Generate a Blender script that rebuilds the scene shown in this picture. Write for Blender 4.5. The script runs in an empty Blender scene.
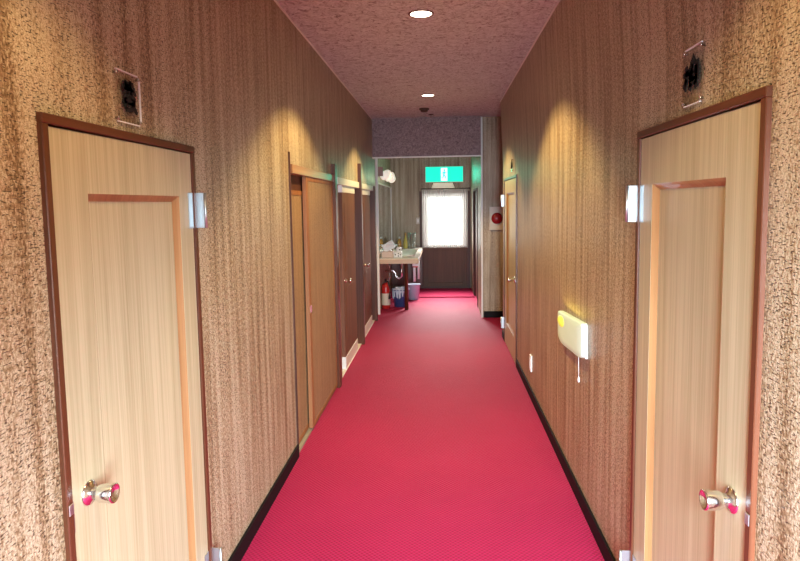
import bpy, bmesh, math, random
from mathutils import Vector, Matrix
random.seed(7)
S = bpy.context.scene
COL = S.collection
PI = math.pi

# ------------------------------------------------------------------ materials
def new_mat(name):
    m = bpy.data.materials.new(name); m.use_nodes = True
    nt = m.node_tree
    return m, nt, nt.nodes['Principled BSDF']

def plain(name, col, rough=.5, metal=0., **kw):
    m, nt, b = new_mat(name)
    b.inputs['Base Color'].default_value = (*col, 1)
    b.inputs['Roughness'].default_value = rough
    b.inputs['Metallic'].default_value = metal
    for k, v in kw.items():
        b.inputs[k.replace('_', ' ')].default_value = v
    return m

class N:
    """tiny helper for node graphs"""
    def __init__(s, nt): s.nt = nt
    def node(s, t, **kw):
        n = s.nt.nodes.new(t)
        for k, v in kw.items(): setattr(n, k, v)
        return n
    def link(s, a, b): s.nt.links.new(a, b)
    def math(s, op, a, b=None, clamp=False):
        n = s.node('ShaderNodeMath', operation=op, use_clamp=clamp)
        for i, v in enumerate((a, b)):
            if v is None: continue
            if isinstance(v, (int, float)): n.inputs[i].default_value = v
            else: s.link(v, n.inputs[i])
        return n.outputs[0]
    def coords(s):
        t = s.node('ShaderNodeTexCoord'); x = s.node('ShaderNodeSeparateXYZ')
        s.link(t.outputs['Object'], x.inputs[0])
        return x.outputs[0], x.outputs[1], x.outputs[2], t.outputs['Object']
    def comb(s, x, y, z):
        c = s.node('ShaderNodeCombineXYZ')
        for i, v in enumerate((x, y, z)):
            if isinstance(v, (int, float)): c.inputs[i].default_value = v
            else: s.link(v, c.inputs[i])
        return c.outputs[0]
    def noise(s, vec, scale=1., detail=2., rough=.5, dist=0.):
        n = s.node('ShaderNodeTexNoise')
        n.inputs['Scale'].default_value = scale; n.inputs['Detail'].default_value = detail
        n.inputs['Roughness'].default_value = rough; n.inputs['Distortion'].default_value = dist
        s.link(vec, n.inputs['Vector']); return n.outputs['Fac']
    def ramp(s, fac, stops):
        r = s.node('ShaderNodeValToRGB'); e = r.color_ramp.elements
        while len(e) < len(stops): e.new(.5)
        for i, (p, c) in enumerate(stops):
            e[i].position = p
            e[i].color = (*c, 1) if isinstance(c, tuple) else (c, c, c, 1)
        s.link(fac, r.inputs[0]); return r.outputs[0]
    def mix(s, fac, a, b, mode='MIX'):
        n = s.node('ShaderNodeMix', data_type='RGBA', blend_type=mode)
        for i, v in ((0, fac), (6, a), (7, b)):
            if isinstance(v, (int, float)): n.inputs[i].default_value = v
            elif isinstance(v, tuple): n.inputs[i].default_value = (*v, 1)
            else: s.link(v, n.inputs[i])
        return n.outputs[2]
    def bump(s, h, strength, dist, bsdf):
        n = s.node('ShaderNodeBump'); n.inputs['Strength'].default_value = strength
        n.inputs['Distance'].default_value = dist
        s.link(h, n.inputs['Height']); s.link(n.outputs[0], bsdf.inputs['Normal'])

def wallpaper(name, light, mid, dark, fleck, rough=.5):
    m, nt, b = new_mat(name); g = N(nt)
    x, y, z, _ = g.coords()
    u = g.math('ADD', x, y)
    stripe = g.noise(g.comb(g.math('MULTIPLY', u, 22), g.math('MULTIPLY', z, .8), 0), 1, 2, .5)
    fine = g.noise(g.comb(g.math('MULTIPLY', u, 150), g.math('MULTIPLY', z, 75), 3), 1, 2, .6)
    s = g.math('ADD', g.math('MULTIPLY', stripe, .42), g.math('MULTIPLY', fine, .58))
    base = g.ramp(s, [(.36, dark), (.455, mid), (.565, light)])
    f1 = g.noise(g.comb(g.math('MULTIPLY', u, 85), g.math('MULTIPLY', z, 260), 7), 1, .6, .5)
    f2 = g.noise(g.comb(g.math('MULTIPLY', u, 10), g.math('MULTIPLY', z, 5), 11), 1, 2, .5)
    ff = g.ramp(g.math('ADD', f1, g.math('MULTIPLY', g.math('SUBTRACT', f2, .5), .22)), [(.60, 0.), (.665, 1.)])
    sp = g.noise(g.comb(g.math('MULTIPLY', u, 210), g.math('MULTIPLY', z, 260), 17), 1, 1, .5)
    base = g.mix(g.math('MULTIPLY', g.ramp(sp, [(.38, 1.), (.56, 0.)]), .45), base, dark)
    col = g.mix(g.math('MULTIPLY', ff, .85), base, fleck)
    g.link(col, b.inputs['Base Color'])
    b.inputs['Roughness'].default_value = rough
    h = g.math('SUBTRACT', g.math('MULTIPLY', s, 1.), g.math('MULTIPLY', ff, .5))
    g.bump(h, .5, .004, b)
    return m

def wood(name, light, dark, rough=.35, axis='z', fu=130, fv=1.3, lo=.38, hi=.62):
    m, nt, b = new_mat(name); g = N(nt)
    x, y, z, _ = g.coords()
    if axis == 'z': u, v = g.math('ADD', x, y), z
    elif axis == 'y': u, v = g.math('ADD', x, z), y
    else: u, v = g.math('ADD', y, z), x
    a = g.noise(g.comb(g.math('MULTIPLY', u, fu), g.math('MULTIPLY', v, fv), 0), 1, 3, .6)
    c = g.noise(g.comb(g.math('MULTIPLY', u, fu * .18), g.math('MULTIPLY', v, fv * .4), 5), 1, 2, .5)
    s = g.math('ADD', g.math('MULTIPLY', a, .6), g.math('MULTIPLY', c, .4))
    g.link(g.ramp(s, [(lo, dark), (hi, light)]), b.inputs['Base Color'])
    b.inputs['Roughness'].default_value = rough
    g.bump(a, .12, .001, b)
    return m

def carpet_mat():
    m, nt, b = new_mat('carpet'); g = N(nt)
    x, y, z, obj = g.coords()
    k = 2 * PI / .024
    sx = g.math('SINE', g.math('MULTIPLY', x, k)); sy = g.math('SINE', g.math('MULTIPLY', y, k))
    w = g.math('ADD', g.math('MULTIPLY', g.math('MULTIPLY', sx, sy), .5), .5)
    n = g.noise(obj, 420, 2, .6); big = g.noise(obj, 1.3, 3, .55)
    h = g.math('ADD', g.math('MULTIPLY', w, .7), g.math('MULTIPLY', n, .5))
    col = g.ramp(h, [(.25, (.20, .001, .021)), (.6, (.355, .004, .055)), (.95, (.45, .010, .084))])
    col = g.mix(g.math('MULTIPLY', g.ramp(big, [(.4, 0.), (.65, 1.)]), .22), col, (.48, .014, .085))
    g.link(col, b.inputs['Base Color'])
    b.inputs['Roughness'].default_value = .62
    b.inputs['Sheen Weight'].default_value = .06
    b.inputs['Specular IOR Level'].default_value = .14
    b.inputs['Sheen Roughness'].default_value = .5
    b.inputs['Sheen Tint'].default_value = (1, .55, .75, 1)
    g.bump(h, .8, .006, b)
    return m

def ceiling_mat(name='ceiling_paper', f1=26, stops=[(.38, (.22, .19, .20)), (.47, (.55, .58, .60)), (.60, (.72, .77, .79))]):
    m, nt, b = new_mat(name); g = N(nt)
    x, y, z, obj = g.coords()
    warp = g.node('ShaderNodeTexNoise'); warp.inputs['Scale'].default_value = 9; warp.inputs['Detail'].default_value = 2
    g.link(obj, warp.inputs['Vector'])
    va = g.node('ShaderNodeVectorMath', operation='SCALE'); va.inputs['Scale'].default_value = .12
    g.link(warp.outputs['Color'], va.inputs[0])
    vb = g.node('ShaderNodeVectorMath', operation='ADD'); g.link(obj, vb.inputs[0]); g.link(va.outputs[0], vb.inputs[1])
    a = g.noise(vb.outputs[0], f1, 4, .7, 1.2)
    c = g.noise(vb.outputs[0], 70, 2, .6)
    s = g.math('ADD', g.math('MULTIPLY', a, .7), g.math('MULTIPLY', c, .3))
    g.link(g.ramp(s, stops), b.inputs['Base Color'])
    b.inputs['Roughness'].default_value = .7
    g.bump(s, .4, .006, b)
    return m

def emit(name, col, strength):
    m, nt, b = new_mat(name)
    b.inputs['Base Color'].default_value = (*col, 1)
    b.inputs['Emission Color'].default_value = (*col, 1)
    b.inputs['Emission Strength'].default_value = strength
    return m

def clear(name, tint=(1, 1, 1), gloss=.12):
    m = bpy.data.materials.new(name); m.use_nodes = True; nt = m.node_tree; nt.nodes.clear(); g = N(nt)
    o = g.node('ShaderNodeOutputMaterial'); t = g.node('ShaderNodeBsdfTransparent'); t.inputs[0].default_value = (*tint, 1)
    gl = g.node('ShaderNodeBsdfGlossy'); gl.inputs['Roughness'].default_value = .05
    mx = g.node('ShaderNodeMixShader'); mx.inputs[0].default_value = gloss
    g.link(t.outputs[0], mx.inputs[1]); g.link(gl.outputs[0], mx.inputs[2]); g.link(mx.outputs[0], o.inputs[0])
    return m

def sheer(name):
    m = bpy.data.materials.new(name); m.use_nodes = True; nt = m.node_tree; nt.nodes.clear(); g = N(nt)
    o = g.node('ShaderNodeOutputMaterial')
    t = g.node('ShaderNodeBsdfTransparent')
    tr = g.node('ShaderNodeBsdfTranslucent'); tr.inputs[0].default_value = (.95, .90, .86, 1)
    d = g.node('ShaderNodeBsdfDiffuse'); d.inputs[0].default_value = (.80, .70, .64, 1)
    m1 = g.node('ShaderNodeMixShader'); m1.inputs[0].default_value = .4
    m2 = g.node('ShaderNodeMixShader'); m2.inputs[0].default_value = .72
    g.link(tr.outputs[0], m1.inputs[1]); g.link(d.outputs[0], m1.inputs[2])
    g.link(t.outputs[0], m2.inputs[1]); g.link(m1.outputs[0], m2.inputs[2]); g.link(m2.outputs[0], o.inputs[0])
    return m

M = {}
M['paper'] = wallpaper('wallpaper', (.60, .51, .365), (.345, .247, .142), (.140, .080, .036), (.042, .021, .011), .40)
M['paper_door'] = wallpaper('sliding_door_paper', (.42, .28, .15), (.33, .21, .11), (.24, .145, .07), (.10, .05, .02), .55)
M['carpet'] = carpet_mat()
M['ceiling'] = ceiling_mat()
M['header'] = ceiling_mat('header_paper_shaded', 40, [(.36, (.10, .068, .075)), (.48, (.24, .175, .185)), (.62, (.36, .28, .29))])  # darker, finer ceiling paper: the header's unlit look is put into its colours
M['base'] = plain('baseboard_black', (.006, .004, .005), .6, 0., Specular_IOR_Level=.15)
M['veneer'] = wood('door_veneer', (.54, .48, .32), (.39, .335, .205), .38, lo=.36, hi=.6)
M['molding'] = wood('door_molding', (.36, .19, .08), (.25, .115, .045), .3, fu=60)
M['casing'] = wood('casing_brown', (.125, .040, .018), (.075, .022, .010), .32, fu=70)
M['casing_h'] = wood('casing_brown_horizontal', (.125, .040, .018), (.075, .022, .010), .32, axis='y', fu=70)
M['stile'] = wood('stile_brown', (.34, .145, .05), (.22, .08, .028), .55, fu=90)
M['beam'] = wood('beam_brown', (.42, .20, .08), (.28, .12, .045), .3, axis='y', fu=90)
M['dark_wood'] = wood('dark_wood', (.11, .036, .018), (.05, .016, .009), .5, fu=80)
M['door_dark'] = wood('door_dark', (.20, .075, .035), (.11, .038, .018), .65, fu=80)
M['end_door'] = wood('end_door_brown', (.135, .062, .028), (.09, .040, .018), .55, fu=60)
M['chrome'] = plain('chrome', (.82, .82, .82), .16, 1.)
M['steel'] = plain('hinge_steel', (.52, .57, .60), .42, 1.)
M['white'] = plain('white_paint', (.80, .78, .75), .4)
M['plastic'] = plain('white_plastic', (.85, .85, .84), .3)
M['ink'] = plain('black_ink', (.004, .004, .005), .85)
M['acrylic'] = clear('acrylic', (.97, .96, .95), .07)
M['acrylic_edge_highlight'] = plain('acrylic_edge_highlight', (.90, .92, .95), .15)
M['glass'] = clear('clear_glass', (.9, .93, .93), .22)
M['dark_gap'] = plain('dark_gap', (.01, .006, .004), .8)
M['counter'] = plain('counter_top', (.72, .68, .58), .12)
M['counter_edge'] = plain('counter_edge', (.55, .40, .27), .35)
M['ceramic'] = plain('basin_ceramic', (.80, .84, .72), .06)
M['mirror'] = plain('mirror_glass', (.86, .90, .88), .02, 1.)
M['red'] = plain('red_enamel', (.45, .02, .02), .25)
M['alarm_red'] = plain('alarm_red', (.30, .012, .018), .25)
M['alarm_plate'] = plain('alarm_plate', (.62, .57, .48), .45)
M['black'] = plain('black_rubber', (.015, .015, .017), .5)
M['blue'] = plain('blue_plastic', (.045, .09, .26), .4)
M['pail'] = plain('pale_plastic', (.50, .60, .74), .35)
M['amber'] = plain('amber_bottle', (.55, .30, .07), .15)
M['yellow_b'] = plain('yellow_bottle', (.62, .50, .12), .15)
M['paper_white'] = plain('white_tissue', (.86, .88, .92), .7)
M['pinkbox'] = plain('pale_pink_box', (.72, .55, .48), .5)
M['brown_det'] = plain('brown_plastic', (.06, .03, .022), .45)
M['sheer'] = sheer('sheer_curtain')
M['daylight_pane'] = emit('daylit_pane', (.80, 1., .98), 2.2)
M['lamp_disc'] = emit('downlight_disc', (1., .86, .66), 14.)
M['exit_green'] = emit('exit_green', (0., .92, .60), 1.3)
M['exit_white'] = emit('exit_white', (.85, 1., .95), 1.5)
M['vanity'] = emit('vanity_glass', (1., .93, .80), .75)
M['night'] = plain('night_lamp_diffuser', (.62, .74, .80), .4, 0., Emission_Color=(.72, 1., .40, 1), Emission_Strength=.36)
M['night_bulb'] = emit('night_lamp_yellow', (.95, .95, .12), .7)
M['shade'] = emit('cream_shade', (1., .92, .72), .35)

# ------------------------------------------------------------------ geometry
class MB:
    def __init__(s): s.bm = bmesh.new()
    def box(s, x0, x1, y0, y1, z0, z1, bev=0., seg=2):
        x0, x1 = sorted((x0, x1)); y0, y1 = sorted((y0, y1)); z0, z1 = sorted((z0, z1))
        t = bmesh.new(); bmesh.ops.create_cube(t, size=1)
        bmesh.ops.transform(t, matrix=Matrix.Translation(((x0+x1)/2, (y0+y1)/2, (z0+z1)/2)) @ Matrix.Diagonal((x1-x0, y1-y0, z1-z0, 1)), verts=t.verts)
        if bev: bmesh.ops.bevel(t, geom=list(t.edges), offset=bev, segments=seg, affect='EDGES', profile=.5)
        return s.add(t)
    def add(s, t, mat=None):
        if mat is not None: bmesh.ops.transform(t, matrix=mat, verts=t.verts)
        bmesh.ops.recalc_face_normals(t, faces=t.faces)
        me = bpy.data.meshes.new('tmp'); t.to_mesh(me); t.free()
        s.bm.from_mesh(me); bpy.data.meshes.remove(me)
        return s
    def lathe(s, prof, mat=None, n=32, cap=True):
        """prof: list of (r, h) turned about local Z"""
        t = bmesh.new(); rings = []
        for r, h in prof:
            rings.append([t.verts.new((max(r, 1e-5)*math.cos(2*PI*i/n), max(r, 1e-5)*math.sin(2*PI*i/n), h)) for i in range(n)])
        for a, b in zip(rings, rings[1:]):
            for i in range(n): t.faces.new((a[i], a[(i+1) % n], b[(i+1) % n], b[i]))
        if cap: t.faces.new(rings[0][::-1]); t.faces.new(rings[-1])
        for f in t.faces: f.smooth = len(f.verts) == 4
        return s.add(t, mat)
    def prism(s, poly, d, mat=None):
        """poly (a,b) in local XY extruded to local z=d"""
        t = bmesh.new()
        lo = [t.verts.new((a, b, 0)) for a, b in poly]; hi = [t.verts.new((a, b, d)) for a, b in poly]
        t.faces.new(lo[::-1]); t.faces.new(hi); n = len(poly)
        for i in range(n): t.faces.new((lo[i], lo[(i+1) % n], hi[(i+1) % n], hi[i]))
        return s.add(t, mat)
    def tube(s, pts, r, n=10):
        t = bmesh.new(); pts = [Vector(p) for p in pts]; rings = []
        rr = r if isinstance(r, (list, tuple)) else [r]*len(pts)
        for i, p in enumerate(pts):
            d = (pts[min(i+1, len(pts)-1)] - pts[max(i-1, 0)]).normalized()
            a = d.cross(Vector((0, 0, 1)));
            if a.length < .05: a = d.cross(Vector((0, 1, 0)))
            a.normalize(); b = d.cross(a)
            rings.append([t.verts.new(p + rr[i]*(math.cos(2*PI*k/n)*a + math.sin(2*PI*k/n)*b)) for k in range(n)])
        for A, B in zip(rings, rings[1:]):
            for k in range(n): t.faces.new((A[k], A[(k+1) % n], B[(k+1) % n], B[k]))
        t.faces.new(rings[0][::-1]); t.faces.new(rings[-1])
        for f in t.faces: f.smooth = True
        return s.add(t)
    def grid(s, fn, nu, nv):
        t = bmesh.new()
        vs = [[t.verts.new(fn(i/nu, j/nv)) for j in range(nv+1)] for i in range(nu+1)]
        for i in range(nu):
            for j in range(nv): t.faces.new((vs[i][j], vs[i+1][j], vs[i+1][j+1], vs[i][j+1]))
        for f in t.faces: f.smooth = True
        return s.add(t)
    def build(s, name, mat, parent=None):
        me = bpy.data.meshes.new(name)
        off = parent['_w'] if parent is not None else None
        if off is not None: bmesh.ops.translate(s.bm, verts=s.bm.verts, vec=-Vector(off))
        s.bm.to_mesh(me); s.bm.free()
        o = bpy.data.objects.new(name, me); COL.objects.link(o)
        me.materials.append(mat if not isinstance(mat, str) else M[mat])
        if parent is not None:
            o.parent = parent; o['_w'] = list(off)
        return o

def tag(o, label=None, cat=None, group=None, kind=None):
    if label: o['label'] = label
    if cat: o['category'] = cat
    if group: o['group'] = group
    if kind: o['kind'] = kind
    return o
def empty(name, loc, label, cat, group=None, kind=None):
    o = bpy.data.objects.new(name, None); COL.objects.link(o)
    o.location = loc; o.empty_display_size = .1; o['_w'] = list(loc)
    return tag(o, label, cat, group, kind)
def struct(mb, name, mat, label, cat):
    return tag(mb.build(name, mat), label, cat, kind='structure')
def axis_mat(origin, zdir, xdir=None):
    z = Vector(zdir).normalized()
    x = Vector(xdir) if xdir else (Vector((0, 0, 1)) if abs(z.z) < .9 else Vector((1, 0, 0)))
    y = z.cross(x).normalized(); x = y.cross(z)
    return Matrix.Translation(Vector(origin)) @ Matrix(((x.x, y.x, z.x), (x.y, y.y, z.y), (x.z, y.z, z.z))).to_4x4()

# ------------------------------------------------------------------ room dims
XL, XR = -.93, .725
H = 2.765
YB, YE = -.38, 11.2          # wall behind the viewer, end wall
YS = 8.36                    # wall that steps in on the right
YH = 8.26                    # dropped header
ZD = 2.245                   # dropped ceiling
XN = .555                    # narrow alcove right wall

# floor
f = MB(); f.box(-1.3, 3.2, YB-.2, YE+.2, -.1, 0)
f.box(-1.05, XN, 10.16, YE, 0, .018, .006)
struct(f, 'floor', 'carpet', 'cerise red waffle-weave carpet covering the whole corridor floor', 'floor')
c = MB(); c.box(-1.1, 3.2, YB-.2, YS+.1, H, H+.1)
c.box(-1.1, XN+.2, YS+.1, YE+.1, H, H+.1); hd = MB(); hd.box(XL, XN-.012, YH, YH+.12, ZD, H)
struct(c, 'ceiling', 'ceiling', 'mottled mauve papered ceiling over the whole corridor', 'ceiling')
struct(hd, 'wall_header', 'header', 'mottled header, shade painted into its grey paper, hanging from the ceiling before the washstand', 'header')

# walls
w = MB()
DL = (1.349, 2.210, 1.824)    # left door opening y0,y1,top
w.box(XL-.12, XL, YB, DL[0], 0, H); w.box(XL-.12, XL, DL[0], DL[1], DL[2], H); w.box(XL-.12, XL, DL[1], 3.665, 0, H)
w.box(XL-.12, XL, 3.665, 8.22, 1.855, H); w.box(XL-.12, XL, 8.22, YH+.02, 0, H)
w.box(XL-.12, XL, YH+.02, YE, 0, H)
struct(w, 'wall_left', 'paper', 'tan flecked papered wall carrying the sliding doors and washstand mirror', 'wall')
w = MB()
DR = (1.392, 2.258, 1.845)
DF = (5.80, 6.89, 1.862)
ZK = 2.05                     # above the door heads this wall leans in slightly
w.box(XR, XR+.14, YB, DR[0], 0, ZK); w.box(XR, XR+.14, DR[0], DR[1], DR[2], ZK); w.box(XR, XR+.14, DR[1], DF[0], 0, ZK)
w.box(XR, XR+.14, DF[0], DF[1], DF[2], ZK); w.box(XR, XR+.14, DF[1], 7.13, 0, ZK)
up = MB(); up.box(XR, XR+.14, YB, 7.13, ZK, H)
for v in up.bm.verts:
    if v.co.z > H-.01: v.co.x -= .03
w.add(up.bm)
struct(w, 'wall_right', 'paper', 'tan flecked papered wall carrying the glowing wall lamp', 'wall')
w = MB(); w.box(XN, 3.2, YS, YS+.12, 0, H)
w.box(XN, XN+.12, YS+.1, 9.2, 0, H); w.box(XN, XN+.12, 9.2, 10.4, 1.83, H); w.box(XN, XN+.12, 10.4, YE, 0, H)
struct(w, 'wall_alcove', 'paper', 'papered wall stepping into the corridor behind the fire alarm', 'wall')
w = MB(); w.box(XR+.14, 3.2, 7.01, 7.13, 0, H); w.box(3.1, 3.2, 7.13, YS, 0, H)
struct(w, 'wall_passage', 'paper', 'papered side passage wall beyond the far panelled door', 'wall')
w = MB(); w.box(-1.1, -.40, YE, YE+.12, 0, H); w.box(-.40, .53, YE, YE+.12, 1.83, H); w.box(.53, .8, YE, YE+.12, 0, H)
struct(w, 'wall_end', 'paper', 'papered wall at the far end behind the green exit sign', 'wall')
w = MB(); w.box(-1.1, -.7, YB-.12, YB, 0, H); w.box(.72, 1., YB-.12, YB, 0, H); w.box(-.7, .72, YB-.12, YB, 2.2, H); w.box(-.7, .72, YB-.12, YB, 0, .25)
struct(w, 'wall_back', 'paper', 'papered wall closing the corridor around a tall window opening', 'wall')

# baseboards, trims
b = MB()
for y0, y1 in ((YB, 1.332), (2.228, 3.655)): b.box(XL, XL+.012, y0, y1, 0, .085, .003, 1)
struct(b, 'baseboard_left', 'base', 'black baseboard along the wall before the sliding doors', 'baseboard')
b = MB()
for y0, y1 in ((YB, 1.375), (2.275, 5.775), (6.915, 7.13)): b.box(XR-.012, XR, y0, y1, 0, .085, .003, 1)
struct(b, 'baseboard_right', 'base', 'long black baseboard beneath the glowing wall lamp', 'baseboard')
b = MB(); b.box(XN+.03, 3.1, YS-.012, YS, 0, .09, .003, 1)
b.box(-.45, -.39, YE-.012, YE, .018, .1, .002, 1)
struct(b, 'baseboard_alcove', 'base', 'black baseboard below the red fire alarm', 'baseboard')
t = MB(); t.box(XL, XL+.006, YB, YH, H-.012, H); t.box(XR-.036, XR-.029, YB, 7.13, H-.012, H)
struct(t, 'trim_1', M['white'], 'thin pale line where papered walls meet the ceiling', 'trim')
t = MB(); t.box(XL, XN-.012, YH-.008, YH+.012, ZD-.018, ZD)  # white strip stands in for light catching the header's bottom edge
struct(t, 'trim_lit_edge', M['white'], 'thin pale strip painting the lit bottom edge of the lowered ceiling header', 'trim')
t = MB(); t.box(XN-.004, XN+.018, YS-.012, YS+.05, 0, H-.002)
struct(t, 'trim_3', M['white'], 'pale corner post where the alarm wall steps in', 'trim')
t = MB(); t.box(XL, XL+.03, 8.60, 8.66, 0, H-.002)
struct(t, 'trim_4', M['white'], 'thin pale upright strip beside the washstand mirror', 'trim')

# ------------------------------------------------------------------ hinged panelled doors
def add_knob(root, x, y, z, sgn, leaf):
    """chrome tulip knob, sgn = direction out of the wall along x"""
    A = axis_mat((x, y, z), (sgn, 0, 0))
    k = MB()
    k.lathe([(.0001, .008), (.016, .008), (.0165, .018), (.020, .026), (.0235, .034), (.0245, .050), (.0255, .066), (.0250, .070), (.0225, .071), (.019, .066), (.010, .062), (.0001, .061)], A, 40, cap=False)
    ko = k.build('door_knob', 'chrome', root); tag(ko, 'chrome door knob')
    r = MB(); r.lathe([(.0001, -.003), (.033, -.003), (.033, .002), (.030, .006), (.020, .009), (.014, .016), (.0001, .016)], A, 40, cap=False)
    r.build('rosette', 'chrome', ko)
    return ko

def panel_door(n, X, sgn, y0, y1, top, knob_y, hinge_y, panel, knob_z, label, hinges=(1.588, .19), bottom=.0, plate=None):
    """X wall face; sgn = +1 if corridor lies towards +x.  y0..y1 casing outer edges"""
    root = empty('door_%d' % n, (X, (y0+y1)/2, 0), label, 'door', kind='structure')
    fr, back, cw = X + sgn*.013, X - sgn*.11, .024
    cs = MB(); 
    cs.box(back, fr, y0, y0+cw, 0, top-cw, .002, 1); cs.box(back, fr, y1-cw, y1, 0, top-cw, .002, 1)
    cs.build('door_casing', 'casing', root)
    ct = MB(); ct.box(back, fr+sgn*.001, y0, y1, top-cw, top, .002, 1)
    ct.build('head_casing', 'casing_h', root)
    face = X + sgn*.006; rear = face - sgn*.036
    ly0, ly1, lz1 = y0+cw+.003, y1-cw-.003, top-cw-.004
    p0, p1, pz0, pz1 = panel
    lf = MB()
    lf.box(rear, face, ly0, p0, .008, lz1, .0015, 1); lf.box(rear, face, p1, ly1, .008, lz1, .0015, 1)
    lf.box(rear, face, p0-.001, p1+.001, pz1, lz1); lf.box(rear, face, p0-.001, p1+.001, .008, pz0)
    leaf = lf.build('door_leaf', 'veneer', root)
    md = MB(); mw = .020                                     # bevelled moulding ring inside the opening
    f0, f1 = face - sgn*.0005, face - sgn*.019
    def q(a, b, c_, d):
        t = bmesh.new(); vs = [t.verts.new(v) for v in (a, b, c_, d)]; t.faces.new(vs); md.add(t)
    o = [(p0, pz0), (p1, pz0), (p1, pz1), (p0, pz1)]
    i_ = [(p0+mw, pz0+mw), (p1-mw, pz0+mw), (p1-mw, pz1-mw), (p0+mw, pz1-mw)]
    mid = [(a[0]*.6+b_[0]*.4, a[1]*.6+b_[1]*.4) for a, b_ in zip(o, i_)]
    for k in range(4):
        a, b_ = o[k], o[(k+1) % 4]; c1, d1 = mid[k], mid[(k+1) % 4]; e, g_ = i_[k], i_[(k+1) % 4]
        fm = face - sgn*.009
        q((f0, *a), (f0, *b_), (fm, *d1), (fm, *c1))
        q((fm, *c1), (fm, *d1), (f1, *g_), (f1, *e))
    bmesh.ops.remove_doubles(md.bm, verts=md.bm.verts, dist=.0002)
    md.build('panel_molding', 'molding', leaf)
    pn = MB(); pn.box(f1, f1 - sgn*.008, p0, p1, pz0, pz1)
    pn.build('door_panel', 'veneer', leaf)
    ky = knob_y
    ko = add_knob(root, face, ky, knob_z, sgn, leaf)
    near = y0 if abs(ky-y0) < abs(ky-y1) else y1
    sp = MB(); d = 1 if near == y0 else -1
    sp.box(fr, fr+sgn*.003, near+d*.003, near+d*.021, knob_z-.014, knob_z+.014, .001, 1)
    sp.box(face, face+sgn*.002, near+d*(cw+.004), near+d*(cw+.008), knob_z-.07, knob_z+.01)
    sp.build('strike_plate', 'steel', root)
    for hz in hinges:
        d = 1 if hinge_y == y1 else -1                      # away from door, along y
        hb = MB(); hh = .066
        e = hinge_y - d*(cw+.002)
        hb.box(face, face+sgn*.0025, e-d*.038, e, hz-hh, hz+hh, .0008, 1)
        hb.box(face, fr+sgn*.029, hinge_y-d*.0045, hinge_y-d*.002, hz-hh, hz+hh, .0008, 1)
        hb.box(fr, fr+sgn*.0025, hinge_y-d*.002, hinge_y+d*.003, hz-hh, hz+hh, .0008, 1)
        h = hb.build('hinge', 'steel', root)
        kn = MB()
        kn.lathe([(.0055, hz-hh), (.0055, hz+hh)], Matrix.Translation((fr+sgn*.033, hinge_y-d*.003, 0)), 16)
        kn.build('hinge_barrel', 'steel', h)
    return root

panel_door(1, XL, 1, 1.347, 2.212, 1.825, 1.447, 2.212, (1.525, 2.075, .20, 1.640), .862,
           'pale oak panelled door with chrome knob beside the nearer papered wall', plate=None)
panel_door(2, XR, -1, 1.390, 2.260, 1.846, 1.492, 2.260, (1.582, 2.112, .20, 1.655), .850,
           'pale oak panelled door with chrome knob opposite, nearer than the glowing wall lamp')
panel_door(6, XR, -1, 5.79, 6.90, 1.864, 5.90, 6.90, (6.01, 6.70, .25, 1.70), .845,
           'far pale panelled door beyond the wall lamp, before the fire alarm wall', hinges=(1.62, .22))

# ------------------------------------------------------------------ sliding doors and toilet doors on the left
d3 = empty('door_3', (XL, 4.45, 0), 'pair of tan papered sliding doors with brown stiles and track', 'door', kind='structure')
m = MB(); m.box(XL-.10, XL+.010, 3.655, 3.668, 0, 1.93, .002, 1); m.build('jamb', 'dark_wood', d3)
m = MB(); m.box(XL-.10, XL+.034, 5.10, 5.19, 0, 1.95, .003, 1); m.build('jamb', 'casing', d3)
m = MB(); m.box(XL-.11, XL+.020, 3.672, 5.10, 1.80, 1.856, .002, 1); m.build('head_beam', 'beam', d3)
m = MB(); m.box(XL-.105, XL-.032, 3.672, 5.10, 1.70, 1.80); m.build('head_recess', 'dark_wood', d3)
m = MB(); m.box(XL-.11, XL-.002, 3.672, 5.10, 0, .014); m.box(XL-.024, XL-.020, 3.672, 5.10, .014, .02)
m.build('floor_track', plain('track_wood', (.30, .27, .20), .4), d3)
def slider(y0, y1, face, top, stile_near):
    p = MB(); p.box(face-.028, face-.004, y0+.01, y1-.01, .022, top-.01)
    pn = p.build('sliding_panel', 'paper_door', d3)
    s = MB()
    s.box(face-.03, face, y0, y0+stile_near, .02, top, .002, 1); s.box(face-.03, face, y1-.05, y1, .02, top, .002, 1)
    s.build('stile', 'stile', pn)
    s = MB(); s.box(face-.03, face, y0+stile_near, y1-.05, .02, .05); s.box(face-.03, face, y0+stile_near, y1-.05, top-.03, top)
    s.build('rail', 'stile', pn)
    return pn
slider(3.674, 4.25, XL-.026, 1.70, .012)
pn = slider(4.09, 5.098, XL+.010, 1.80, .06)
m = MB(); m.box(XL+.009, XL+.012, 4.10, 4.145, .85, .90, .001, 1)
m.build('finger_pull', 'chrome', pn)

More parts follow.
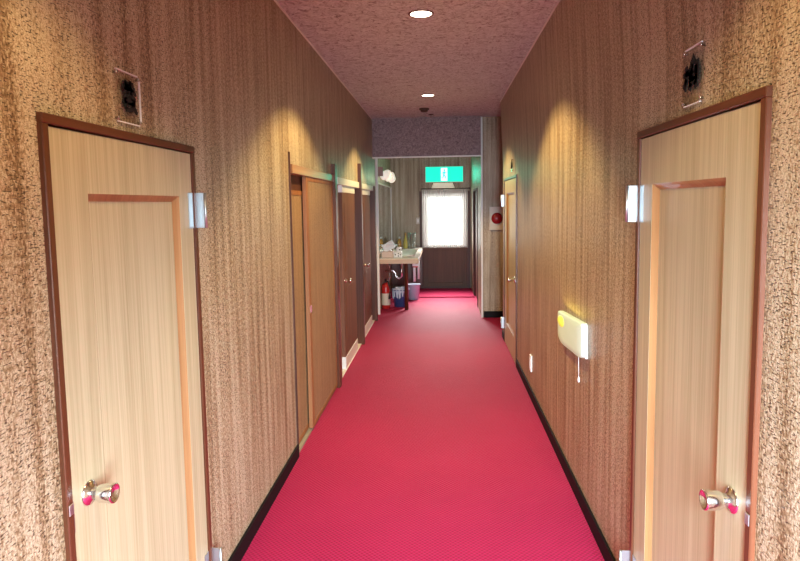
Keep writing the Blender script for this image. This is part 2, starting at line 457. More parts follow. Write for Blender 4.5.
def toilet_door(n, y0, y1, label):
    r = empty('door_%d' % n, (XL, (y0+y1)/2, 0), label, 'door', kind='structure')
    L = y1-y0
    m = MB(); m.box(XL-.10, XL+.008, y0, y0+.05, 0, 1.80, .002, 1); m.build('jamb', 'stile', r)
    m = MB(); m.box(XL-.10, XL+.04, y1-.07, y1, 0, 2.06 if n == 4 else 1.85, .003, 1); m.build('jamb', 'casing', r)
    m = MB(); m.box(XL-.11, XL+.016, y0, y1-.07, 1.785, 1.85, .002, 1); m.build('head_beam', 'white', r)
    m = MB(); m.box(XL-.11, XL-.045, y0+.05, y0+.40, 0, 1.785); m.box(XL-.11, XL-.045, y1-.35, y1-.07, 0, 1.785); m.build('side_panel', 'dark_wood', r)
    a, b_ = y0+.34, y1-.32
    m = MB(); m.box(XL-.045, XL-.005, a, b_, .13, 1.72, .002, 1)
    leaf = m.build('door_leaf', 'door_dark', r)
    m = MB(); m.box(XL-.006, XL-.001, a+.10, b_-.10, .95, 1.62, .002, 1); m.box(XL-.006, XL-.001, a+.10, b_-.10, .25, .80, .002, 1)
    m.build('raised_panel', 'door_dark', leaf)
    m = MB(); m.box(XL-.045, XL-.001, a, b_, 1.72, 1.785, .002, 1); m.build('top_rail', 'white', r)
    m = MB(); m.box(XL-.045, XL-.001, a, b_, .0, .13, .002, 1); m.build('kick_plate', 'white', r)
    m = MB(); m.lathe([(.0001, 0), (.024, 0), (.024, .005), (.010, .010), (.010, .03), (.022, .04), (.025, .052), (.020, .060), (.0001, .061)], axis_mat((XL-.005, a+.07, .87), (1, 0, 0)), 24, cap=False)
    m.build('door_knob', 'chrome', leaf)
    m = MB(); m.box(XL-.10, XL+.004, y0+.05, y1-.07, 0, .012, .002, 1); m.build('threshold', 'white', r)
    return r
toilet_door(4, 5.32, 6.80, 'dark brown door with white top rail between sliding doors and the last door')
toilet_door(5, 6.80, 8.20, 'last dark brown door before the washstand, with white kick plate')
m = MB(); m.box(XL-.10, XL+.002, 5.19, 5.32, 0, 1.855); struct(m, 'trim_5', M['stile'], 'brown post face between the sliding doors and the first dark door', 'trim')
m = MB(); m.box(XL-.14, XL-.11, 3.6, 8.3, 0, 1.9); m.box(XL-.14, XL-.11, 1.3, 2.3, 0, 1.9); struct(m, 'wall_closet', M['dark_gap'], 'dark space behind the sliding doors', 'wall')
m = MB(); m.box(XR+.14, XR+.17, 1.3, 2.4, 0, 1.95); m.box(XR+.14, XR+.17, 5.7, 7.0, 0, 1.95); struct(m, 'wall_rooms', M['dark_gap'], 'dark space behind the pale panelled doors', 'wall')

# dark door in the narrow end
d8 = empty('door_8', (XN, 9.8, 0), 'dark brown doorway in the narrow wall near the curtained end door', 'door', kind='structure')
m = MB(); m.box(XN+.03, XN+.06, 9.23, 10.37, .01, 1.80, .002, 1); m.build('door_leaf', 'dark_wood', d8)
m = MB(); m.box(XN-.01, XN+.1, 9.2, 9.23, 0, 1.83, .002, 1); m.box(XN-.01, XN+.1, 10.37, 10.4, 0, 1.83, .002, 1); m.box(XN-.01, XN+.1, 9.23, 10.37, 1.80, 1.83, .002, 1)
m.build('door_casing', 'dark_wood', d8)

# ------------------------------------------------------------------ end door with window, curtain
d7 = empty('door_7', (.065, YE, 0), 'brown end door with curtained daylit window under the exit sign', 'door', kind='structure')
m = MB(); m.box(-.40, -.34, YE-.02, YE+.1, .018, 1.83, .003, 1); m.box(.47, .53, YE-.02, YE+.1, .018, 1.83, .003, 1); m.box(-.34, .47, YE-.02, YE+.1, 1.78, 1.83, .003, 1)
m.box(-.34, .47, YE-.02, YE+.1, .018, .05)
m.build('door_casing', 'dark_wood', d7)
m = MB(); m.box(-.34, -.25, YE, YE+.04, .05, 1.78, .003, 1); m.box(.40, .47, YE, YE+.04, .05, 1.78, .003, 1)
m.box(-.25, .40, YE, YE+.04, 1.72, 1.78); m.box(-.25, .40, YE, YE+.04, .74, .83, .003, 1); m.box(-.25, .40, YE, YE+.04, .05, .12, .003, 1)
leaf = m.build('door_leaf', 'end_door', d7)
m = MB(); m.box(-.25, .40, YE+.014, YE+.034, .12, .74); m.build('lower_panel', 'end_door', leaf)
m = MB(); m.box(-.25, .40, YE+.025, YE+.03, .83, 1.72); m.build('window_pane', 'daylight_pane', leaf)

cu = MB()
def cur(u, v):
    z = 1.868 - v*1.085
    a = .010 + .006*v
    return (-.355 + u*.845, YE-.045 + a*math.sin(u*2*PI*22 + .5*math.sin(u*9)) + .004*math.sin(u*31+v*3), z + (.006*math.sin(u*2*PI*22) if v == 1 else 0))
cu.grid(cur, 352, 10)
cr = empty('curtain', (.065, YE-.045, .78), 'white pleated sheer curtain glowing over the end door window', 'curtain')
cu.build('curtain_cloth', 'sheer', cr)
m = MB(); m.tube([(-.37, YE-.045, 1.872), (.505, YE-.045, 1.872)], .008, 12); m.lathe([(.0001, 0), (.015, .004), (.018, .015), (.012, .028), (.0001, .032)], axis_mat((.505, YE-.045, 1.872), (1, 0, 0)), 16, cap=False)
m.box(-.36, -.345, YE-.05, YE, 1.862, 1.882); m.box(.485, .50, YE-.05, YE-.02, 1.862, 1.882)
m.build('curtain_rod', 'brown_det', cr)

# exit sign
ex = empty('exit_sign', (.065, YE, 1.99), 'long green lit exit sign with running figure above the curtain', 'sign')
m = MB(); m.box(-.283, .41, YE-.09, YE, 1.99, 2.275, .006); m.build('sign_housing', 'white', ex)
m = MB(); m.box(-.276, .403, YE-.094, YE-.088, 1.997, 2.268, .002, 1); m.build('sign_face', 'exit_green', ex)
m = MB(); m.prism([(0, 0), (.115, 0), (.115, .235), (0, .235)], .003, axis_mat((.005, YE-.094, 2.012), (0, -1, 0), (1, 0, 0)))
pic = m.build('doorway_symbol', 'exit_white', ex)
m = MB(); A = axis_mat((.005, YE-.097, 2.012), (0, -1, 0), (1, 0, 0))
m.lathe([(.017, 0), (.017, .002)], A @ Matrix.Translation((.062, .195, 0)), 20)
def limb(p, q_, w0, w1):
    p, q_ = Vector(p), Vector(q_); d = (q_-p).normalized(); n_ = Vector((-d.y, d.x))
    m.prism([tuple(p+n_*w0), tuple(p-n_*w0), tuple(q_-n_*w1), tuple(q_+n_*w1)], .002, A)
limb((.062, .172), (.050, .105), .015, .013); limb((.052, .105), (.082, .075), .010, .009); limb((.082, .075), (.078, .035), .009, .007)
limb((.048, .108), (.040, .065), .010, .008); limb((.040, .065), (.012, .048), .008, .006)
limb((.062, .165), (.092, .145), .007, .006); limb((.092, .145), (.105, .160), .006, .005); limb((.058, .165), (.030, .150), .007, .006); limb((.030, .150), (.024, .125), .006, .005)
m.build('running_figure', 'exit_green', pic)

# curved cream shade under the exit sign
sh = empty('wall_lamp', (.04, YE, 1.86), 'cream half-round wall lamp between exit sign and curtain', 'lamp')
m = MB()
def shf(u, v):
    a = PI*u; r0 = .195 - .03*v
    return (.04 - r0*1.1*math.cos(a), YE - .002 - .085*math.sin(a)*(1-.25*v), 1.882 + v*.098)
m.grid(shf, 32, 6)
m.build('lamp_shade', 'shade', sh)
m = MB(); m.box(-.16, .24, YE-.01, YE, 1.885, 1.978, .002, 1); m.build('back_plate', 'brown_det', sh)

# wall switch by end door
sw = empty('wall_switch', (-.43, YE, 1.28), 'small round-cornered switch plate on end wall above washstand bottles', 'switch')
m = MB(); m.box(-.465, -.395, YE-.008, YE, 1.225, 1.345, .004); m.build('switch_plate', M['alarm_plate'], sw)
m = MB(); m.box(-.445, -.415, YE-.013, YE-.008, 1.255, 1.315, .003, 1); m.build('rocker', 'plastic', sw)

# ------------------------------------------------------------------ ceiling fittings
def downlight(y, x, label):
    r = empty('ceiling_downlight', (x, y, H), label, 'downlight', 'round recessed downlights')
    m = MB(); m.lathe([(.066, -.001), (.068, -.006), (.076, -.006), (.080, -.001)], Matrix.Translation((x, y, H)), 40, cap=False); m.build('trim_ring', plain('downlight_ring', (.18, .10, .08), .35), r)
    m = MB(); m.lathe([(.0001, -.0025), (.066, -.0025)], Matrix.Translation((x, y, H)), 40, cap=False); m.build('lamp_disc', 'lamp_disc', r)
downlight(3.81, -.112, 'larger round recessed downlight, nearer of the two lit in the ceiling')
downlight(6.60, -.129, 'small-looking lit downlight just before the brown ceiling sensor')
sd = empty('heat_detector', (-.195, 7.5, H), 'brown round detector on the ceiling near the lowered header', 'detector')
m = MB(); m.lathe([(.062, 0), (.062, -.014), (.052, -.022)], Matrix.Translation((-.195, 7.5, H)), 28); m.build('detector_base', 'brown_det', sd)
m = MB(); m.lathe([(.046, -.022), (.044, -.036), (.030, -.044), (.0001, -.046)], Matrix.Translation((-.195, 7.5, H)), 28, cap=False); m.build('detector_head', 'brown_det', sd)
sp = empty('sprinkler', (-.12, 8.0, H), 'tiny shiny ceiling fitting behind the brown detector', 'sprinkler')
m = MB(); m.lathe([(.035, 0), (.032, -.006), (.012, -.010)], Matrix.Translation((-.12, 8.0, H)), 20); m.build('fitting_plate', 'brown_det', sp)
m = MB(); m.lathe([(.0001, -.045), (.010, -.042), (.014, -.030), (.010, -.010)], Matrix.Translation((-.12, 8.0, H)), 16, cap=False); m.build('fitting_tip', 'chrome', sp)

# ------------------------------------------------------------------ acrylic name plates
def plate(name_label, X, sgn, y0, y1, z0, z1, strokes, tilt=0.):
    """strokes in unit square, u runs as read by a viewer facing the wall"""
    r = empty('room_sign', (X, (y0+y1)/2, z0), name_label, 'sign', 'acrylic room name signs')
    f0, f1 = X + sgn*.004, X + sgn*.009
    m = MB(); m.box(f0, f1, y0, y1, z0, z1, .0008, 1); pl = m.build('acrylic_plate', 'acrylic', r)
    e = .0025
    strips = [(y0+.012, y1-.012, z1-e, z1+.0005), (y0+.012, y1-.012, z0-.0005, z0+e)]  # opaque white strips paint the highlight along the lit plate edges
    if sgn > 0: strips.append((y1-e*.7, y1+.0005, z0+.012, z1-.012))
    for sa in strips:
        m = MB(); m.box(f0, f1+sgn*.0004, *sa); m.build('edge_highlight', 'acrylic_edge_highlight', pl)
    for cy in (y0+.010, y1-.010):
        for cz in (z0+.010, z1-.010):
            m = MB(); m.lathe([(.004, -.0095), (.004, .0005), (.0055, .001), (.0055, .0022), (.0001, .003)], axis_mat((f1, cy, cz), (sgn, 0, 0)), 14); m.build('standoff_screw', 'chrome', r)
    W, Hh = y1-y0, z1-z0
    m = MB(); thick = .95 if strokes is two else 1.25
    for pts, ws in strokes:
        # smooth brush stroke: outline from a centre line with widths
        n_ = 14; P = []
        for i in range(n_+1):
            tt = i/n_*(len(pts)-1); k = min(int(tt), len(pts)-2); fr = tt-k
            p = Vector(pts[k]).lerp(Vector(pts[k+1]), fr); p = Vector((.5+(p.x-.5)*1.25, p.y)); wd = ws[k]*(1-fr)+ws[k+1]*fr
            P.append((p, wd))
        L, Rr = [], []
        for i, (p, wd) in enumerate(P):
            d = P[min(i+1, n_)][0]-P[max(i-1, 0)][0]; d = Vector((d.x*W, d.y*Hh)).normalized(); nn = Vector((-d.y, d.x))
            q_ = Vector((p.x*W, (1-p.y)*Hh)); d2 = P[min(i+1, n_)][0]-P[max(i-1, 0)][0]; d2 = Vector((d2.x*W, -d2.y*Hh)).normalized(); nn = Vector((-d2.y, d2.x))
            j = 1 + .12*math.sin(i*2.3+p.x*20)
            L.append(q_+nn*wd*W*j*thick); Rr.append(q_-nn*wd*W*j*thick)
        t = bmesh.new(); a = .0012
        def V3(q_, dep):
            yy = (y0+q_.x) if sgn > 0 else (y1-q_.x)
            return (f1+sgn*dep, yy, z0+q_.y)
        for i in range(n_):
            for dep in (.0008,):
                t.faces.new([t.verts.new(V3(v, dep)) for v in (L[i], L[i+1], Rr[i+1], Rr[i])])
        bmesh.ops.remove_doubles(t, verts=t.verts, dist=1e-6)
        g_ = bmesh.ops.extrude_face_region(t, geom=list(t.faces)); bmesh.ops.translate(t, verts=[v for v in g_['geom'] if isinstance(v, bmesh.types.BMVert)], vec=(sgn*a, 0, 0))
        m.add(t)
    m.build('brush_lettering', 'ink', r)
    return r
two = [  # two stacked brush characters
    ([(.40, .17), (.41, .28)], [.05, .04]), ([(.56, .15), (.55, .27)], [.05, .05]), ([(.32, .235), (.66, .215)], [.045, .05]),
    ([(.50, .26), (.40, .34), (.33, .385)], [.07, .06, .03]), ([(.30, .31), (.50, .30), (.70, .31)], [.06, .07, .05]), ([(.52, .29), (.62, .36), (.74, .40)], [.06, .06, .03]), ([(.42, .37), (.60, .37)], [.06, .06]),
    ([(.50, .42), (.42, .47), (.34, .53)], [.06, .06, .04]), ([(.52, .43), (.62, .48), (.71, .52)], [.06, .07, .05]),
    ([(.30, .575), (.50, .555), (.70, .58)], [.06, .08, .06]), ([(.40, .55), (.38, .65), (.40, .73)], [.075, .06, .05]),
    ([(.62, .56), (.63, .66), (.75, .77)], [.07, .07, .04]), ([(.38, .73), (.52, .735), (.60, .70)], [.05, .05, .05]), ([(.45, .63), (.62, .63)], [.04, .05])]
one = [  # one dense brush character
    ([(.28, .30), (.30, .50), (.26, .74)], [.05, .07, .045]), ([(.16, .45), (.40, .42)], [.04, .06]), ([(.30, .52), (.18, .68)], [.06, .04]),
    ([(.62, .21), (.48, .33)], [.09, .07]), ([(.50, .30), (.48, .45), (.50, .60)], [.07, .07, .07]), ([(.70, .27), (.72, .45), (.70, .60)], [.08, .08, .08]),
    ([(.46, .42), (.74, .40)], [.05, .06]), ([(.40, .53), (.74, .51)], [.08, .08]), ([(.40, .61), (.72, .60)], [.08, .07]),
    ([(.48, .62), (.42, .74)], [.08, .05]), ([(.66, .60), (.72, .74)], [.08, .06]), ([(.36, .38), (.44, .50)], [.06, .06])]
plate('clear acrylic sign with two stacked black brush characters', XL, 1, 1.682, 1.828, 1.850, 2.000, two)
plate('clear acrylic sign with one dense brush character, opposite the two-character sign', XR, -1, 1.732, 1.867, 1.870, 2.033, one)
plate('small-looking acrylic sign above the far panelled door, edge on', XR, -1, 6.13, 6.27, 1.91, 2.04, one)

# ------------------------------------------------------------------ lamp with pull cord on right wall
nl = empty('wall_lamp', (XR, 3.31, .785), 'glowing greenish white rounded lamp with pull cord low on the wall', 'lamp')
y0, y1, z0, z1 = 2.99, 3.63, .785, .970
m = MB(); m.box(XR-.012, XR, y0+.006, y1-.006, z0+.006, z1-.006, .004); m.build('back_plate', 'plastic', nl)
m = MB()
def corner(cy, cz, ry, rz, a0):
    return [(cy+ry*math.cos(math.radians(a0+k*9)), cz+rz*math.sin(math.radians(a0+k*9))) for k in range(11)]
out = corner(y1-.03, z1-.025, .03, .025, 0) + corner(y0+.02, z1-.02, .02, .02, 90) + corner(y0+.12, z0+.03, .12, .03, 180) + corner(y1-.16, z0+.055, .16, .055, 270)
cyc, czc = (y0+y1)/2, (z0+z1)/2
t = bmesh.new(); rings = []
for sc_, dx in ((1., -.002), (1., -.020), (.985, -.027), (.93, -.0315), (.6, -.034), (.0, -.035)):
    rings.append([t.verts.new((XR+dx, cyc+(a-cyc)*max(sc_, .001), czc+(b_-czc)*max(sc_, .001))) for a, b_ in out])
for A_, B_ in zip(rings, rings[1:]):
    for k in range(len(out)):
        fc = t.faces.new((A_[k], A_[(k+1) % len(out)], B_[(k+1) % len(out)], B_[k])); fc.smooth = True
m.add(t); df = m.build('diffuser', 'night', nl)
m = MB(); m.lathe([(.0001, .008), (.030, .007), (.055, .002), (.062, -.004)], axis_mat((XR-.0335, 3.50, .918), (-1, 0, 0)) @ Matrix.Diagonal((.55, 1.6, 1, 1)), 28, cap=False); m.build('glow_spot', 'night_bulb', df)
m = MB(); m.tube([(XR-.018, 3.12, .79), (XR-.018, 3.12, .675)], .0016, 6); m.lathe([(.0001, 0), (.005, .003), (.006, .015), (.003, .03)], Matrix.Translation((XR-.018, 3.12, .647)), 12, cap=False); m.build('pull_cord', 'plastic', nl)
nl.rotation_euler = (math.radians(-4), 0, 0)

# outlet
ou = empty('wall_outlet', (XR, 4.86, .225), 'thin white outlet plate low on the wall beyond the lamp', 'outlet')
m = MB(); m.box(XR-.014, XR, 4.825, 4.895, .225, .360, .004); pl = m.build('outlet_plate', 'plastic', ou)
m = MB(); m.box(XR-.017, XR-.013, 4.843, 4.877, .25, .335, .002, 1); m.build('socket', 'white', pl)

# fire alarm
fa = empty('fire_alarm', (.77, YS, 1.225), 'cream fire alarm plate with round red dome on stepped wall', 'alarm')
m = MB(); m.box(.662, .872, YS-.03, YS, 1.225, 1.545, .004); m.build('alarm_plate', 'alarm_plate', fa)
m = MB(); m.lathe([(.078, 0), (.076, .012), (.060, .026), (.035, .034), (.0001, .037)], axis_mat((.766, YS-.03, 1.385), (0, -1, 0)), 36, cap=False); m.build('alarm_dome', 'alarm_red', fa)

# ------------------------------------------------------------------ washstand
ws = empty('washstand', (-.64, 9.95, 0), 'cream topped washstand with brown leg along the mirror wall', 'washstand')
cx0, cx1, cy0, cy1, ct = XL+.005, -.342, 8.80, 11.10, .80
bx0, bx1, by0, by1 = -.84, -.42, 9.25, 10.6
m = MB(); m.box(cx0, bx0, cy0, cy1, ct-.03, ct, .004); m.box(bx1, cx1, cy0, cy1, ct-.03, ct, .004); m.box(bx0-.004, bx1+.004, cy0, by0, ct-.03, ct, .004); m.box(bx0-.004, bx1+.004, by1, cy1, ct-.03, ct, .004)
m.build('counter_top', 'counter', ws)
m = MB(); m.box(cx0, cx1-.004, cy0-.004, cy0+.02, ct-.078, ct-.012, .003, 1); m.box(cx1-.02, cx1, cy0, cy1, ct-.075, ct-.026, .003, 1); m.build('apron', 'counter_edge', ws)
m = MB()
def basin(u, v):
    a = 2*PI*u; k = [1, .97, .9, .75, .45, .05][min(int(v*5+.5), 5)]; dz = [0.003, -.02, -.07, -.11, -.125, -.13][min(int(v*5+.5), 5)]
    e = 3.2; ca, sa = math.cos(a), math.sin(a)
    px = abs(ca)**(2/e)*(1 if ca >= 0 else -1); py = abs(sa)**(2/e)*(1 if sa >= 0 else -1)
    return ((bx0+bx1)/2 + px*k*(bx1-bx0)/2*1.03, (by0+by1)/2 + py*k*(by1-by0)/2*1.03, ct+dz)
m.grid(basin, 48, 5); m.build('basin', 'ceramic', ws)
for yy in (9.6, 10.3):
    m = MB(); m.lathe([(.025, 0), (.025, .008), (.013, .012), (.013, .10)], Matrix.Translation((-.88, yy, ct)), 16)
    m.tube([(-.88, yy, ct+.09), (-.83, yy, ct+.105), (-.77, yy, ct+.10), (-.765, yy, ct+.075)], .010, 10)
    m.tube([(-.88, yy-.025, ct+.115), (-.88, yy+.025, ct+.115)], .006, 8); m.build('tap', 'chrome', ws)
m = MB(); m.lathe([(.028, 0), (.028, .70), (.034, .725)], Matrix.Translation((-.535, 9.0, 0)), 18); m.build('leg', 'casing', ws)
m = MB(); m.box(cx0, -.36, 11.03, 11.09, .09, ct-.03, .003, 1); m.build('end_panel', 'casing', ws)
pp = MB()
pp.tube([(-.64, 9.6, .67), (-.64, 9.6, .50), (-.65, 9.6, .44), (-.69, 9.6, .40), (-.73, 9.6, .43), (-.745, 9.6, .49), (-.78, 9.6, .53), (XL+.02, 9.6, .53)], .018, 12)
pp.build('drain_pipe', 'chrome', ws)
pp = MB(); pp.tube([(-.82, 9.4, .67), (-.82, 9.4, .45), (-.85, 9.4, .38), (XL+.02, 9.4, .36)], .010, 10); pp.build('supply_pipe', 'chrome', ws)
pp = MB(); pp.tube([(-.47, 10.25, .67), (-.47, 10.25, .27)], .022, 12); pp.build('drain_pipe', 'plastic', ws)
pp = MB(); pp.tube([(-.40, 10.35, .70), (-.40, 10.35, .30)], .018, 12); pp.build('supply_pipe', 'plastic', ws)

mi = empty('mirror', (XL, 9.95, .86), 'wide wall mirror above the washstand in a pale frame', 'mirror')
m = MB(); m.box(XL+.002, XL+.010, 8.76, 11.10, .88, 1.90); m.build('mirror_glass', 'mirror', mi)
m = MB(); m.box(XL, XL+.022, 8.72, 8.76, .86, 1.92, .002, 1); m.box(XL, XL+.018, 11.10, 11.13, .86, 1.92, .002, 1); m.box(XL, XL+.018, 8.76, 11.10, .86, .88, .002, 1); m.box(XL, XL+.018, 8.76, 11.10, 1.90, 1.92, .002, 1); m.build('mirror_frame', 'white', mi)

vl = empty('vanity_light', (XL, 9.5, 2.08), 'row of white glass shades on a mount above the washstand mirror', 'lamp')
m = MB(); m.box(XL, XL+.03, 8.80, 10.4, 2.045, 2.125, .004); m.build('wall_bar', 'brown_det', vl)
m = MB(); m.box(XL+.008, XL+.09, 8.775, 8.80, 2.01, 2.145, .003, 1); m.build('end_plate', plain('end_plate_rose', (.35, .20, .16), .4), vl)
for k in range(5):
    yy = 8.93+k*.33
    m = MB(); m.lathe([(.020, 0), (.030, .02), (.055, .045), (.068, .08), (.062, .115), (.035, .138), (.0001, .145)], axis_mat((XL+.03, yy, 2.075), (1, 0, -.15 if k % 2 else -.7)), 14, cap=False); m.build('glass_shade', 'vanity', vl)

# things on the counter
def lathe_thing(name, label, cat, x, y, z, parts, group=None):
    r = empty(name, (x, y, z), label, cat, group)
    for pn_, prof, mt in parts:
        m = MB(); m.lathe(prof, Matrix.Translation((x, y, z)), 20, cap=True); m.build(pn_, mt, r)
    return r
Z0 = ct+.001
lathe_thing('bottle', 'short amber bottle on the washstand, beside the taller yellow one', 'bottle', -.755, 10.80, Z0,
    [('bottle_body', [(.034, 0), (.036, .01), (.036, .12), (.028, .15), (.016, .165), (.016, .18)], 'amber'), ('cap', [(.018, .18), (.018, .215)], 'white')], 'bottles on the washstand')
lathe_thing('bottle', 'tall slim yellow bottle between amber bottle and drinking glasses', 'bottle', -.645, 10.80, Z0,
    [('bottle_body', [(.036, 0), (.038, .01), (.038, .11), (.026, .16), (.015, .21), (.014, .235)], 'yellow_b'), ('cap', [(.016, .235), (.013, .285)], 'amber')], 'bottles on the washstand')
for dx, lab in ((-.575, 'clear tall glass next to the yellow bottle on the washstand'), (-.495, 'clear tall glass nearer the curtained door on the washstand')):
    r = empty('drinking_glass', (dx, 10.85, Z0), lab, 'glass', 'clear glasses on the washstand')
    m = MB(); m.lathe([(.0001, 0), (.030, 0), (.034, .01), (.037, .28), (.0345, .28), (.031, .014), (.0001, .012)], Matrix.Translation((dx, 10.85, Z0)), 24, cap=False); m.build('glass_wall', 'glass', r)
# folded tissue stack, box, cup
r = empty('tissue_stack', (-.83, 9.05, Z0), 'crumpled white paper wad leaning up on the washstand beside the mirror', 'paper')
m = MB()
t = bmesh.new(); bmesh.ops.create_cube(t, size=1); bmesh.ops.subdivide_edges(t, edges=list(t.edges), cuts=4, use_grid_fill=True)
for v in t.verts: v.co += Vector((random.uniform(-.05, .05), random.uniform(-.05, .05), random.uniform(-.05, .05)))
bmesh.ops.transform(t, matrix=Matrix.Translation((-.80, 9.1, Z0+.165)) @ Matrix.Rotation(-.5, 4, 'Y') @ Matrix.Diagonal((.17, .2, .115, 1)), verts=t.verts); m.add(t)
m.build('folded_sheets', 'paper_white', r)
m = MB(); m.box(-.895, -.73, 8.95, 9.2, Z0, Z0+.09, .006); m.build('pale_box', 'pinkbox', r)
r = empty('soap_dish', (-.66, 9.02, Z0), 'white holder with dark holes beside the crumpled paper', 'holder')
m = MB(); m.box(-.715, -.595, 8.94, 9.10, Z0, Z0+.085, .012, 3); m.box(-.685, -.605, 9.0, 9.10, Z0+.07, Z0+.155, .025, 3); m.build('holder_body', 'plastic', r)
for hx, hy, hz in ((-.69, 8.9398, .045), (-.645, 8.9398, .06), (-.645, 8.9398, .025), (-.615, 8.9398, .045), (-.63, 8.9998, .115)):
    m = MB(); m.lathe([(.010, 0), (.010, .002)], axis_mat((hx, hy, Z0+hz), (0, -1, 0)), 12); m.build('hole', 'black', r)

# under the washstand
fe = empty('fire_extinguisher', (-.86, 9.12, .0), 'red fire extinguisher standing under the washstand', 'extinguisher')
m = MB(); m.lathe([(.060, .001), (.066, .012), (.066, .33), (.056, .37), (.030, .395), (.022, .41)], Matrix.Translation((-.86, 9.12, 0)), 28); m.build('cylinder', 'red', fe)
m = MB(); m.lathe([(.0668, .06), (.0668, .24)], Matrix.Translation((-.86, 9.12, 0)) @ Matrix.Rotation(0, 4, 'Z'), 28, cap=False); m.build('label_band', M['alarm_plate'], fe)
m = MB(); m.box(-.875, -.845, 9.02, 9.15, .41, .43, .003, 1); m.box(-.872, -.848, 9.01, 9.14, .45, .462, .003, 1); m.lathe([(.016, .405), (.016, .45)], Matrix.Translation((-.86, 9.12, 0)), 14); m.build('valve_handle', 'black', fe)
m = MB(); m.tube([(-.85, 9.10, .42), (-.815, 9.06, .43), (-.80, 9.04, .36), (-.80, 9.04, .22), (-.80, 9.04, .16)], [.009, .009, .009, .010, .016], 10); m.build('hose', 'black', fe)
bk = empty('waste_bin', (-.645, 9.30, 0), 'blue basket of white and dark bags under the washstand', 'bin')
m = MB(); m.lathe([(.0001, .002), (.10, .002), (.135, .26), (.142, .265), (.142, .275), (.132, .275), (.098, .010), (.0001, .010)], Matrix.Translation((-.645, 9.30, 0)), 28, cap=False); m.build('bin_body', 'blue', bk)
m = MB()
for i in range(9):
    a = i*2.4; rr = .03+.008*i
    t = bmesh.new(); bmesh.ops.create_icosphere(t, subdivisions=2, radius=.045)
    for v in t.verts: v.co *= random.uniform(.75, 1.2)
    m.add(t, Matrix.Translation((-.645+rr*math.cos(a), 9.30+rr*math.sin(a), .255+.01*(i % 3))))
m.build('bag_filling', 'pail', bk)
m = MB()
def bagf(u, v):
    a = -PI*.9+u*PI*.75; r_ = .143+.012*math.sin(u*40)*v
    return (-.645+r_*math.cos(a)*(1-.14*v), 9.30+r_*math.sin(a)*(1-.14*v), .285-v*.13-.02*math.sin(u*17)*v)
m.grid(bagf, 40, 6); m.build('white_liner', 'pail', bk)
pb = empty('bucket', (-.45, 10.0, 0), 'pale bucket on the carpet below the white pipes', 'bucket')
m = MB(); m.lathe([(.0001, .002), (.085, .002), (.110, .245), (.116, .25), (.116, .26), (.106, .26), (.083, .01), (.0001, .01)], Matrix.Translation((-.475, 10.0, 0)), 28, cap=False); m.build('bucket_body', 'pail', pb)
m = MB(); m.tube([(-.475+.115*math.cos(a), 10.0, .25+.02*math.sin(a)) for a in [i*PI/10 for i in range(11)]], .004, 8); m.build('bucket_handle', 'white', pb)
cl = empty('cleaning_cloth', (-.44, 10.22, .44), 'white and red cloth hanging on the pipe above the bucket', 'cloth')
m = MB()
def clf(u, v): return (-.475+u*.10, 10.215+.008*math.sin(u*11), .62-v*.10)
m.box(-.50, -.405, 10.215, 10.228, .535, .575, .004); m.build('cloth_fold', 'white', cl)
m = MB(); m.box(-.50, -.403, 10.213, 10.230, .515, .536, .004); m.build('red_stripe', 'red', cl)

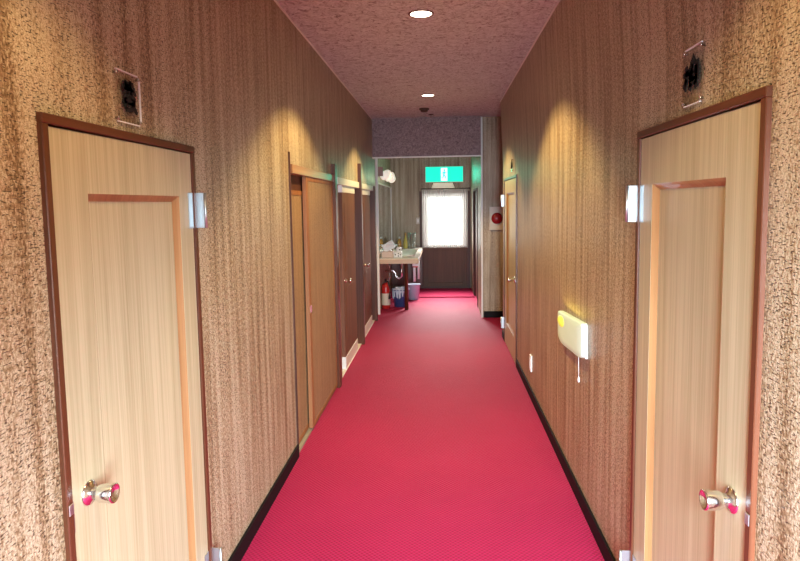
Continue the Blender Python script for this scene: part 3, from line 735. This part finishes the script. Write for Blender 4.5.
# ------------------------------------------------------------------ lights
def area(name, loc, rot, sx, sy, energy, col, spread=None):
    l = bpy.data.lights.new(name, 'AREA'); l.shape = 'RECTANGLE'; l.size = sx; l.size_y = sy; l.energy = energy; l.color = col
    if spread: l.spread = spread
    o = bpy.data.objects.new(name, l); COL.objects.link(o); o.location = loc; o.rotation_euler = rot; return o
def spot(name, x, y, energy, size=116, blend=.28):
    l = bpy.data.lights.new(name, 'SPOT'); l.energy = energy; l.spot_size = math.radians(size); l.spot_blend = blend; l.color = (1., .695, .28); l.shadow_soft_size = .03
    o = bpy.data.objects.new(name, l); COL.objects.link(o); o.location = (x, y, H-.008); return o
area('daylight_behind_viewer', (.42, YB+.03, 1.10), (math.radians(57), 0, 0), 0.6, 1.4, 250, (.74, .885, 1.), math.radians(112))
area('daylight_end_window', (.07, YE-.30, 1.35), (math.radians(-48), 0, 0), .7, .6, 44, (1., .96, .93), math.radians(84))
area('daylight_behind_curtain', (.065, YE-.012, 1.32), (math.radians(-90), 0, 0), .80, 1.04, 6, (.93, .99, 1.))
area('exit_sign_glow', (.065, YE-.11, 2.13), (math.radians(-90), 0, 0), .66, .24, 3.2, (.05, 1., .60))
spot('downlight_spot', -.112, 3.81, 340)
spot('downlight_spot', -.129, 6.60, 330)
spot('downlight_spot', -.10, 1.0, 120)
pl_ = bpy.data.lights.new('vanity_glow', 'POINT'); pl_.energy = 2.2; pl_.color = (1., .80, .42); pl_.shadow_soft_size = .08
po_ = bpy.data.objects.new('vanity_glow', pl_); COL.objects.link(po_); po_.location = (-.66, 9.3, 2.02)
area('night_lamp_glow', (XR-.045, 3.40, .985), (math.radians(180), 0, 0), .05, .42, .30, (1., .80, .12))

wd = bpy.data.worlds.new('world'); S.world = wd; wd.use_nodes = True
wd.node_tree.nodes['Background'].inputs[0].default_value = (.8, .9, 1, 1); wd.node_tree.nodes['Background'].inputs[1].default_value = .6

# ------------------------------------------------------------------ camera
cam = bpy.data.cameras.new('camera'); co = bpy.data.objects.new('camera', cam); COL.objects.link(co)
R = ((0.9975738190846525, -0.009246987508619598, -0.06899977317989368), (0.06790117838912772, -0.08943082031738772, 0.9936757813043081), (-0.015359213854530334, -0.9959501099951616, -0.08858596361950496))
co.matrix_world = Matrix(((R[0][0], -R[0][1], -R[0][2], 0), (R[1][0], -R[1][1], -R[1][2], 0), (R[2][0], -R[2][1], -R[2][2], 1.6), (0, 0, 0, 1)))
cam.sensor_width = 36; cam.lens = 27; cam.shift_y = -23/800; cam.clip_start = .02
S.camera = co

for o in COL.objects:
    if '_w' in o: del o['_w']
S.view_settings.view_transform = 'Standard'; S.view_settings.look = 'None'; S.view_settings.gamma = 1
S.view_settings.use_curve_mapping = False
S.view_settings.exposure = -.5
S.cycles.use_denoising = True
S.cycles.max_bounces = 10; S.cycles.diffuse_bounces = 6; S.cycles.transparent_max_bounces = 12
S.cycles.sample_clamp_indirect = 6
